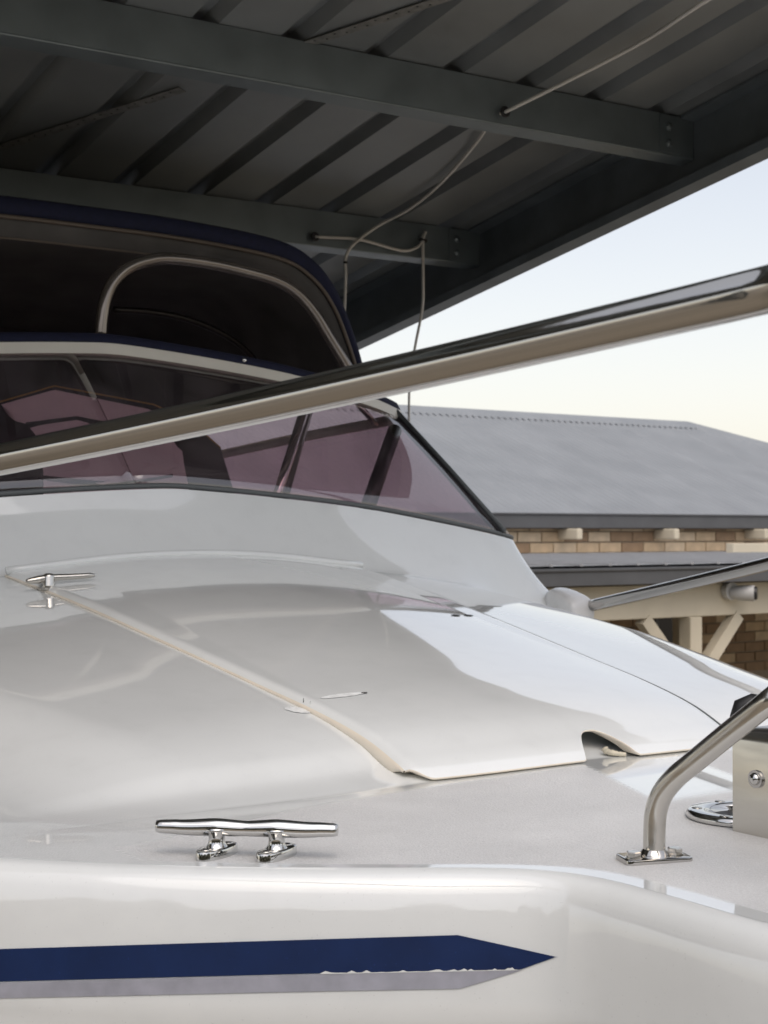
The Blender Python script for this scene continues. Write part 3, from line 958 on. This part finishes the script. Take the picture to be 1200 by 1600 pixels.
# scars of the removed latch and hinge
def decal(px0, py0, px1, py1, hw, m, name, side_off=0.0):
    """flat lens-shaped patch lying on the lid or cabin top"""
    def hit(px, py):
        lo, hi = 1.4, 4.5
        r_ = ray(px, py)
        for _ in range(50):
            mid = (lo + hi) / 2
            p = CAMP + r_ * mid
            u, v, w_ = inv(p)
            s_ = float(seam(np.array(u)))
            hh = float(hatch_h(np.array(u), np.array(v))) if abs(v) < s_ else float(deckh(np.array(u), np.array(v)))
            if w_ > hh: lo = mid
            else: hi = mid
        return p
    a_, b_ = hit(px0, py0), hit(px1, py1)
    rows_ = []
    N = 16
    for i in range(N + 1):
        x = i / N
        c = a_ + (b_ - a_) * x
        hwid = hw * math.sqrt(max(0.0, 1 - (2 * x - 1) ** 2)) + 1e-4
        d = b_ - a_; sd_ = np.cross(d / np.linalg.norm(d), UP)
        row = []
        for k in (-1, -.5, 0, .5, 1):
            p = c + sd_ * hwid * k * random.uniform(.85, 1.1)
            u, v, w_ = inv(p)
            s_ = float(seam(np.array(u)))
            hh = float(hatch_h(np.array(u), np.array(v))) if abs(v) < s_ - 0.002 else float(deckh(np.array(u), np.array(v)))
            row.append(B(u, v, hh + 0.0012))
        rows_.append(row)
    return MB().grid(rows_).build(name, m, hatch)
decal(444, 1107, 487, 1103, 0.012, 'scar', 'latch_scar')
decal(500, 1092, 572, 1083, 0.008, 'scar', 'latch_scar')
decal(564, 1084, 574, 1083, 0.0035, 'screwhole', 'screw_hole')
decal(470, 1103, 475, 1103, 0.002, 'screwhole', 'screw_hole')
for x in (712, 732):
    decal(x - 7, 962, x + 7, 962, 0.006, 'screwhole', 'screw_hole')

# coaming under the windscreen
def path(pts, n=8): return np.array(spline(pts, n))
topc = path([(-3.6, -1.15, .30), (-2.6, -1.15, .31), (-1.75, -1.15, .325), (-1.60, -1.135, .332), (-1.535, -1.06, .347), (-1.50, -.80, .392), (-1.468, -.5, .432), (-1.452, -.1, .4615), (-1.452, .1, .459), (-1.468, .5, .427), (-1.50, .80, .388), (-1.535, 1.06, .347), (-1.60, 1.135, .332), (-1.75, 1.15, .325), (-2.6, 1.15, .31), (-3.6, 1.15, .30)])
botc = path([(-3.6, -1.235, 0), (-2.6, -1.235, 0), (-1.58, -1.285, 0), (-1.40, -1.245, 0), (-1.375, -1.10, 0), (-1.37, -.80, 0), (-1.352, -.5, 0), (-1.345, -.1, 0), (-1.345, .1, 0), (-1.352, .5, 0), (-1.37, .80, 0), (-1.375, 1.10, 0), (-1.40, 1.245, 0), (-1.58, 1.285, 0), (-2.6, 1.235, 0), (-3.6, 1.235, 0)])
co = MB()
rows = []
NC = 15
for a_, b_ in zip(topc, botc):
    hb = float(deckh(np.array(b_[0]), np.array(b_[1])))
    lift = ss((abs(b_[1]) - 0.95) / 0.2)
    hb = hb * (1 - lift) + max(hb, 0.138) * lift
    row = [B(b_[0], b_[1], min(hb - 0.004, float(deckh(np.array(b_[0]), np.array(b_[1]))) - 0.006))]
    cc = np.array([-1.9 if b_[0] > -1.9 else b_[0], 0.0])
    for k in range(NC):
        t_ = k / (NC - 1)
        x = t_ ** 0.55                       # quick to move inboard at the foot: a concave fillet
        mixf = 0.75 * t_ + 0.25 * x
        u = b_[0] + (a_[0] - b_[0]) * mixf
        v = b_[1] + (a_[1] - b_[1]) * mixf
        w_ = (hb - 0.004) + (a_[2] - hb + 0.004) * (t_ ** 1.6 * 0.8 + t_ * 0.2)
        row.append(B(u, v, w_))
    rows.append(row)
co.grid(rows)
# flat shelf inboard of the windscreen foot
co.grid([[B(*p), B(p[0] - 0.03, p[1] * 0.97, p[2] - 0.002), B(min(p[0] - 0.25, -1.75), p[1] * 0.85, p[2] - 0.06)] for p in topc])
coam = co.build('coaming', 'gel', boat)
# raised bead where the hatch meets the coaming
bead = [B(p[0] + 0.008, p[1], float(hatch_h(np.array(p[0]), np.array(p[1]))) + 0.001) for p in botc if abs(p[1]) < 0.46]
MB().tube(bead, 0.009, 10).build('seam_bead', 'gel', coam)

# windscreen
wtop = path([(-3.3, -1.02, .64), (-2.6, -1.02, .68), (-2.08, -1.02, .703), (-2.0, -1.01, .708), (-1.955, -.97, .715), (-1.90, -.80, .745), (-1.868, -.5, .795), (-1.86, -.1, .829), (-1.86, .1, .829), (-1.868, .5, .793), (-1.90, .80, .748), (-1.955, .97, .715), (-2.0, 1.01, .708), (-2.08, 1.02, .703), (-2.6, 1.02, .68), (-3.3, 1.02, .64)])
wbot = topc + np.array([-0.012, 0, 0.006])
ws = empty('y', (0, 0, 0)); bpy.data.objects.remove(ws)
frame = MB().tube([B(*p) for p in wtop], 0.013, 10).build('windscreen', 'creamtrim', boat, label='cream framed tinted windscreen')
# cream band (flat face of the top rail)
bnd = MB()
rows = []
for p in wtop:
    c = B(*p)
    rows.append([c + UP * 0.020 + FW * 0.004, c + UP * 0.019 + FW * 0.017, c - UP * 0.010 + FW * 0.026, c - UP * 0.013 + FW * 0.014])
bnd.grid(rows, closeu=True).build('top_rail', 'creamtrim', frame, auto=30)
gkt = MB()
gkt.tube([B(*p) + UP * 0.002 + FW * 0.004 for p in wbot], 0.0065, 8).build('bottom_gasket', 'trimgrey', frame)
def panes(i0, i1, nm):
    g1 = []
    for i in range(i0, i1 + 1):
        a_, b_ = wbot[i], wtop[i]
        row = []
        for k in range(9):
            t_ = k / 8
            p = a_ + (b_ - a_) * t_
            bl_ = 0.012 * math.sin(math.pi * t_)
            row.append(B(p[0] + bl_, p[1], p[2] + 0.004))
        g1.append(row)
    pm_ = MB().grid(g1)
    o = pm_.build(nm, 'glass', frame)
    sol = o.modifiers.new('thick', 'SOLIDIFY'); sol.thickness = 0.004; sol.offset = -1
    return o
nW = len(wtop)
mid = nW // 2 - 4
ic_s = 8 * 4; ic_p = nW - 1 - 8 * 4
panes(0, ic_s, 'side_pane'); panes(ic_s, mid, 'front_pane'); panes(mid, ic_p, 'front_pane'); panes(ic_p, nW - 1, 'side_pane')
for i in (ic_s, ic_p):
    a_ = B(*wbot[i]); b_ = B(*wtop[i])
    MB().tube([a_ + FW * 0.004, (a_ + b_) / 2 + FW * 0.008, b_ + FW * 0.004], 0.013, 10).build('corner_post', 'rubber', frame)
    MB().tube([a_ + FW * 0.014 + UP * .012, (a_ + b_) / 2 + FW * 0.018 + UP * .012, b_ + FW * 0.014 + UP * .012], 0.007, 8).build('post_trim', 'trimgrey', frame)
# struts seen through the glass
def strut(p0, p1, Y0, Y1, r_, m, nm):
    a_ = at_d(*p0, Y0); b_ = at_d(*p1, Y1)
    MB().tube([a_, b_], r_, 12).build(nm, m, frame)
strut((432, 780), (476, 640), 3.82, 4.15, 0.014, 'steel', 'strut')
strut((440, 782), (481, 640), 3.85, 4.18, 0.016, 'darkpost', 'strut')
strut((572, 800), (617, 672), 4.0, 4.3, 0.021, 'darkpost', 'strut')
MB().tube([at_d(560, 632, 4.32), at_d(588, 664, 4.36)], 0.009, 10).build('strut_clip', 'steel', frame)
# dashboard and interior lining behind the glass
da = MB()
rows = []
for p in topc[24:-24]:
    rows.append([B(p[0] - 0.05, p[1] * 0.96, p[2] - 0.01), B(p[0] - 0.35, p[1] * 0.9, p[2] - 0.03), B(p[0] - 0.45, p[1] * 0.9, p[2] - 0.30)])
da.grid(rows).build('dashboard', 'interior', boat)
inn_ = MB()
inn_.box(BO, FW, PT, UP, -3.45, -3.4, -1.0, 1.0, -0.1, 0.9)
inn_.build('cabin_bulkhead', 'interior', boat, smooth=False)
for sg in (-1, 1):
    MB().box(BO, FW, PT, UP, -3.39, -2.36, min(sg * 0.98, sg * 1.0), max(sg * 0.98, sg * 1.0), -0.1, 0.30).build('cabin_side', 'interior', boat, smooth=False)

# canopy
arch = path([(-.90, .86), (-.86, .97), (-.80, 1.09), (-.72, 1.17), (-.6, 1.215), (-.3, 1.236), (0, 1.239), (.3, 1.236), (.6, 1.215), (.72, 1.17), (.80, 1.09), (.86, .97), (.90, .86)], 6) * np.array([0.982, 1.0])
UC = -2.0
canopy = MB()
rows = []
for k, (du, dz) in enumerate(((0.0, -0.052), (0.008, -0.03), (0.004, -0.006), (-0.02, 0.004), (-0.4, -0.012), (-0.8, -0.05), (-1.2, -0.11))):
    rows.append([B(UC + du, v * (1 + 0.006 * (k > 1)), max(w_ + dz, 0.40)) for v, w_ in arch])
canopy.grid(rows)
canopy = canopy.build('canopy', 'navy', boat)
MB().tube([B(UC + 0.007, v * 0.99, w_ - 0.056) for v, w_ in arch], 0.006, 8).build('piping', 'piping', canopy)
MB().grid([[B(UC + 0.0, v * 0.985, w_ - 0.06) for v, w_ in arch], [B(UC - 0.01, v * 0.97, w_ - 0.105) for v, w_ in arch], [B(UC - 0.03, v * 0.96, w_ - 0.11) for v, w_ in arch]]).build('inner_band', 'blackfab', canopy)
MB().tube([B(UC - 0.012, v * 0.962, w_ - 0.108) for v, w_ in arch], 0.003, 6).build('band_hem', 'piping', canopy)
lin = MB()
lin.grid([[B(u, v * 0.97, w_ - 0.075 - dz) for v, w_ in arch] for u, dz in ((UC - 0.03, 0), (UC - 0.6, 0.02), (UC - 1.18, 0.10))])
lin.build('lining', 'blackfab', canopy)
bk = MB()
bk.grid([[B(UC - 1.19, v * 0.98, 0.74) for v, w_ in arch], [B(UC - 1.19, v * 0.98, w_ - 0.12) for v, w_ in arch]])
bk.build('rear_curtain', 'blackfab', canopy)
# navy boot along the top of the windscreen with press studs
rows = []
for p in wtop[26:-26]:
    c = B(*p)
    rows.append([c + UP * 0.021 + FW * 0.010, c + UP * 0.027 + FW * 0.010, c + UP * 0.044 - FW * 0.004, c + UP * 0.047 - FW * 0.012])
boot = MB().grid(rows).build('boot_strip', 'navy', canopy)
for i in (70,):
    c = B(*wtop[i]) + UP * 0.032 + FW * 0.007
    MB().tube([c, c + FW * 0.003, c + FW * 0.005], [0.007, 0.007, 0.003], 12).build('press_stud', 'chrome', boot)
# frame hoops
uh = BO + FW * (-1.93)
hoop = [at_pl(x, y, uh, FW) for x, y in ((157, 524), (159, 498), (164, 470), (176, 442), (198, 420), (228, 408), (265, 404), (330, 412), (395, 427), (435, 440), (465, 459), (492, 490), (516, 530), (545, 578), (560, 606))]
MB().tube(spline(hoop, 6), 0.0165, 14).build('canopy_hoop', 'hoop', canopy)
uh2 = BO + FW * (-2.35)
hoop = [at_pl(x, y, uh2, FW) for x, y in ((178, 484), (230, 487), (290, 498), (345, 520), (385, 548), (410, 580))]
MB().tube(spline(hoop, 6), 0.010, 10).build('canopy_hoop', 'darkpost', canopy)

# pale printed cloth hanging behind the glass: a plain stand-in print
fl_o = B(-2.05, -0.35, 0.45)
flag = empty('printed_cloth', fl_o, 'pale and black printed cloth with yellow hem hung behind the windscreen', 'cloth')
UF = -2.02
fo = BO + FW * UF
def fp(px, py, off=0.0): return at_pl(px, py, fo + FW * off, FW)
def cloth_sheet(poly_top, poly_bot, off, m, nm, par):
    tx = [p[0] for p in poly_top]; ty = [p[1] for p in poly_top]; bx_ = [p[0] for p in poly_bot]; by = [p[1] for p in poly_bot]
    rows = []
    for x in np.linspace(tx[0], tx[-1], 40):
        y0 = np.interp(x, tx, ty); y1 = np.interp(x, bx_, by)
        rows.append([fp(x, y0 + (y1 - y0) * k / 10, off + 0.012 * math.sin(x / 45.0 + k * .3)) for k in range(11)])
    o = MB().grid(rows).build(nm, m, par)
    return o
base_c = cloth_sheet([(-160, 660), (0, 628), (85, 603), (240, 632), (300, 660), (345, 700), (372, 790)], [(-160, 830), (372, 830)], 0, 'clothdark', 'cloth', flag)
cloth_sheet([(2, 632), (85, 609), (236, 640), (286, 690), (300, 800)], [(2, 632), (40, 700), (70, 800), (300, 801)], 0.004, 'clothpale', 'printed_panel', base_c)
cloth_sheet([(40, 660), (120, 650), (210, 668)], [(40, 676), (120, 668), (210, 690)], 0.008, 'clothdark', 'printed_band', base_c)
cloth_sheet([(60, 742), (160, 752), (270, 738)], [(60, 750), (160, 760), (270, 746)], 0.008, 'clothdark', 'printed_band', base_c)
hem = [fp(x, y, 0.006 + 0.012 * math.sin(x / 45.0)) for x, y in ((-160, 660), (0, 628), (85, 603), (240, 632), (300, 660), (345, 700))]
MB().tube(hem, 0.0022, 6).build('hem', 'clothyel', base_c)

# bow rail: port and starboard sides of one tube
srail = [B(-1.275, -1.167, .17), B(-1.25, -1.167, .19), B(-0.6, -1.15, .31)]
sp1 = [at_d(-420, 800, 1.76), at_d(0, 718, 1.47), at_d(300, 656, 1.33), at_d(600, 590, 1.205), at_d(900, 522, 1.085), at_d(1200, 452, 0.975), at_d(1500, 374, 0.88)]
tipr = [B(1.62, -0.35, .585), B(1.72, 0, .59), B(1.62, 0.40, .585), B(1.15, 0.80, .53), B(0.3, 1.06, .43)]
prail = [at_d(1330, 847, 3.2), at_d(1200, 881, 3.42), at_d(1060, 915, 3.68), at_d(925, 946, 4.02)]
RR = 0.0160
rail = MB().tube(spline([B(-1.3, -1.167, .17)] + sp1 + tipr + prail, 14), RR, 28).build('bow_rail', 'steel', boat)
# scratch mark / joint ring on the starboard tube
c = at_d(803, 544, 1.125); d = sp1[4] - sp1[3]; d /= np.linalg.norm(d)
# end mouldings
for sg in (-1, 1):
    be = MB()
    o_ = at_d(888, 948, 4.07) if sg > 0 else B(inv(at_d(888, 948, 4.07))[0], -inv(at_d(888, 948, 4.07))[1], inv(at_d(888, 948, 4.07))[2])
    axd = np.array(prail[2]) - np.array(prail[3]); axd[2] = 0; axd /= np.linalg.norm(axd)
    if sg < 0: axd = axd - 2 * (axd @ PT) * PT
    sdd = np.cross(UP, axd)
    rows = []
    for x, hh, wd in ((-0.085, 0.012, 0.012), (-0.082, 0.026, 0.024), (-0.07, 0.044, 0.034), (-0.04, 0.052, 0.040), (0.0, 0.046, 0.042), (0.045, 0.034, 0.042), (0.068, 0.022, 0.040), (0.075, 0.012, 0.034), (0.078, -0.01, 0.028)):
        row = []
        for a in np.linspace(0, 2 * math.pi, 24, endpoint=False):
            cx, sx = math.cos(a), math.sin(a)
            ex_ = abs(cx) ** 0.6 * (1 if cx > 0 else -1); ez_ = abs(sx) ** 0.6 * (1 if sx > 0 else -1)
            row.append(o_ + axd * x + sdd * wd * ex_ + UP * (hh * ez_ if sx > 0 else 0.05 * ez_))
        rows.append(row)
    be.grid(rows, closeu=True)
    k = len(be.v); be.f.append(tuple(range(k - 24, k))); be.f.append(tuple(range(23, -1, -1)))
    be.build('rail_end_socket', 'base', rail)

# forward stanchion with foot plate
ft = at_z(1022, 1338, BO[2] + 0.006)
fu, fv, fw_ = inv(ft)
up1 = at_d(1021, 1290, ft[1]); 
st_pts = [ft + UP * 0.0, at_d(1022.5, 1300, ft[1]), at_d(1025, 1268, ft[1] - 0.002), at_d(1035, 1240, ft[1] - 0.01), at_d(1056, 1214, ft[1] - 0.025), at_d(1085, 1190, ft[1] - 0.045), at_d(1130, 1153, ft[1] - 0.08), at_d(1200, 1097, ft[1] - 0.135), at_d(1300, 1014, ft[1] - 0.20), B(1.35, -0.60, .565)]
stn = MB().tube(spline(st_pts, 10), 0.0122, 24).build('rail_stanchion', 'brushed', rail)
def rounded(hx, hy, r_, n=6, skew=0.0):
    out = []
    for cx, cy, a0 in ((hx - r_, hy - r_, 0), (-hx + r_, hy - r_, 90), (-hx + r_, -hy + r_, 180), (hx - r_, -hy + r_, 270)):
        for k in range(n + 1):
            a = R(a0 + 90 * k / n)
            x, y = cx + r_ * math.cos(a), cy + r_ * math.sin(a)
            out.append((x + skew * y, y))
    return out
pd = np.array(at_z(1076, 1333, ft[2])) - np.array(at_z(970, 1338, ft[2])); pd[2] = 0; pl_len = np.linalg.norm(pd); pd /= pl_len
pn = np.cross(UP, pd)
fo_ = np.array([ft[0], ft[1], B(fu, fv, float(deckh(np.array(fu), np.array(fv))))[2]])
fc = fo_
plate = MB().prism(rounded(0.039, 0.021, 0.008), fc, pd, pn, UP, -0.001, 0.0045, bev=0.0012).build('foot_plate', 'steel', stn, auto=35)
MB().tube([fc + UP * 0.004, fc + UP * 0.0065, fc + UP * 0.010, fc + UP * 0.012], [0.0175, 0.0165, 0.0140, 0.0122], 24, cap=False).build('weld_collar', 'steel', stn)
for sx in (-0.026, 0.026):
    c = fc + pd * sx + pn * (0.004 if sx > 0 else -0.006)
    bo = MB()
    bo.tube([c + UP * 0.004, c + UP * 0.0055], 0.0095, 20)
    bo.tube([c + UP * 0.0055, c + UP * 0.0105, c + UP * 0.0115], [0.0085, 0.0085, 0.0072], 6)
    bo.build('hex_bolt', 'brushed', stn, smooth=False)

# horn cleat on the starboard deck edge
cw = BO[2]
ca = at_d(245, 1291, 1.665); cb = at_d(528, 1297, 1.640)
dz = 0
cax = (cb - ca); CL = np.linalg.norm(cax); cdir = cax / CL
ts = np.linspace(0, 1, 49)
rad = np.interp(ts, [0, 0.02, 0.2, 0.33, 0.5, 0.66, 0.8, 0.98, 1], [0.0068, 0.0076, 0.0092, 0.0101, 0.0086, 0.0101, 0.0092, 0.0074, 0.0064])
pts_ = [ca + cax * t_ + UP * (0.0018 * math.cos((t_ - 0.33) * 2 * math.pi / 0.33) if 0.12 < t_ < 0.88 else 0) * 0.25 for t_ in ts]
cl = MB().tube(pts_, rad, 24).build('cleat', 'chrome', boat)
cn = np.cross(UP, cdir); cn[2] = 0; cn /= np.linalg.norm(cn)
for t_ in (0.335, 0.665):
    top_ = ca + cax * t_
    zb = deckh(np.array(inv(top_)[0]), np.array(inv(top_)[1])) + cw
    bot_ = np.array([top_[0], top_[1], zb + 0.010]) + cn * 0.0
    z0, z1 = zb + 0.008, top_[2]
    lg = MB()
    lg.tube([np.array([top_[0], top_[1], z0 + (z1 - z0) * k]) for k in (0, .12, .3, .5, .7, .85, 1.0)], [0.0145, 0.0118, 0.0097, 0.0092, 0.0100, 0.0122, 0.0140], 20).build('leg', 'chrome', cl)
    ol = [(0.034 * abs(math.cos(a)) ** 0.9 * (1 if math.cos(a) > 0 else -1), 0.0150 * abs(math.sin(a)) ** 0.9 * (1 if math.sin(a) > 0 else -1)) for a in np.linspace(0, 2 * math.pi, 36, endpoint=False)]
    fd = cn * 0.93 + cdir * 0.36; fd /= np.linalg.norm(fd); fs = np.cross(UP, fd)
    foot = MB().prism(ol, np.array([top_[0], top_[1], zb]), fd, fs, UP, -0.001, 0.0105, bev=0.003).build('foot', 'chrome', cl, auto=40)
    for sx in (-0.0215, 0.0215):
        c = np.array([top_[0], top_[1], zb + 0.0106]) + fd * sx
        MB().tube([c - UP * 0.001, c + UP * 0.0004], 0.0062, 16).build('countersink', 'brushed', foot)
        MB().tube([c + UP * 0.0003, c + UP * 0.0008], 0.0038, 12).build('screw', 'screwhole', foot)

# bow roller cheek, hawse ring and roller
ck0 = at_z(1145, 1308, BO[2]); cu, cv, _ = inv(ck0)
hgt = 0.121
ch = MB()
prof = []
for (v, h) in ((cv + 0.15, hgt + 0.0), (cv + 0.012, hgt), (cv + 0.006, hgt - 0.002), (cv + 0.002, hgt - 0.006), (cv, hgt - 0.012), (cv, 0.0)):
    prof.append((v, h))
wd_ = float(deckh(np.array(cu), np.array(cv)))
ch.grid([[B(u, v, wd_ + h) for v, h in prof] for u in (cu, 1.42)])
ch.grid([[B(u, v + (0.003 if v < cv + .14 else 0), wd_ + h - 0.003) for v, h in prof] for u in (cu, 1.42)], flip=True)
ch.grid([[B(cu, v, wd_ + h), B(cu, v + (0.003 if v < cv + .14 else 0), wd_ + h - 0.003)] for v, h in prof], flip=True)
rol = ch.build('bow_roller', 'brushed', boat, auto=25)
bc = at_pl(1182, 1217, B(0, cv, 0), PT)
MB().tube([bc + PT * 0.001, bc - PT * 0.003], 0.0105, 20).build('washer', 'steel', rol, auto=40)
MB().tube([bc - PT * 0.003, bc - PT * 0.006, bc - PT * 0.0085], [0.0075, 0.0062, 0.002], 16).build('dome_bolt', 'chrome', rol)
bk0 = at_d(1170, 1128, 1.80)
blk = MB()
blk.tube([bk0 - np.array([0.012, 0, 0.03]), bk0 + np.array([-0.012, 0, 0.006]), bk0 + np.array([-0.008, 0, 0.018]), bk0 + np.array([0.002, 0, 0.022]), bk0 + np.array([0.06, -0.03, 0.012]), bk0 + np.array([0.12, -0.08, 0.0])], [0.008, 0.011, 0.012, 0.013, 0.014, 0.014], 14)
blk.build('rubber_pad', 'rubber', rol)
hc = at_z(1166, 1280, BO[2] + 0.006)
hw2 = hc.copy(); hw2[2] = B(*inv(hc)[:2], float(deckh(np.array(inv(hc)[0]), np.array(inv(hc)[1]))))[2]
rows = []
for a in np.linspace(0, 2 * math.pi, 49):
    e = np.array([math.cos(a), math.sin(a), 0])
    row = []
    for r_, h in ((0.073, 0.0), (0.074, 0.004), (0.072, 0.008), (0.068, 0.0095), (0.052, 0.0095), (0.047, 0.0085), (0.044, 0.005), (0.043, -0.002)):
        row.append(hw2 + e * r_ * np.array([1, 0.95, 0]) + UP * h)
    rows.append(row)
ring = MB().grid(rows, flip=True).build('hawse_ring', 'chrome', rol)
MB().tube([hw2 - UP * 0.003, hw2 + UP * 0.0008], 0.0435, 32).build('hawse_opening', 'rubber', ring)
for a in (R(170), R(232), R(110), R(300)):
    c = hw2 + np.array([math.cos(a), math.sin(a) * .95, 0]) * 0.060 + UP * 0.0096
    MB().tube([c, c + UP * 0.0005], 0.0065, 14).build('screw', 'brushed', ring)
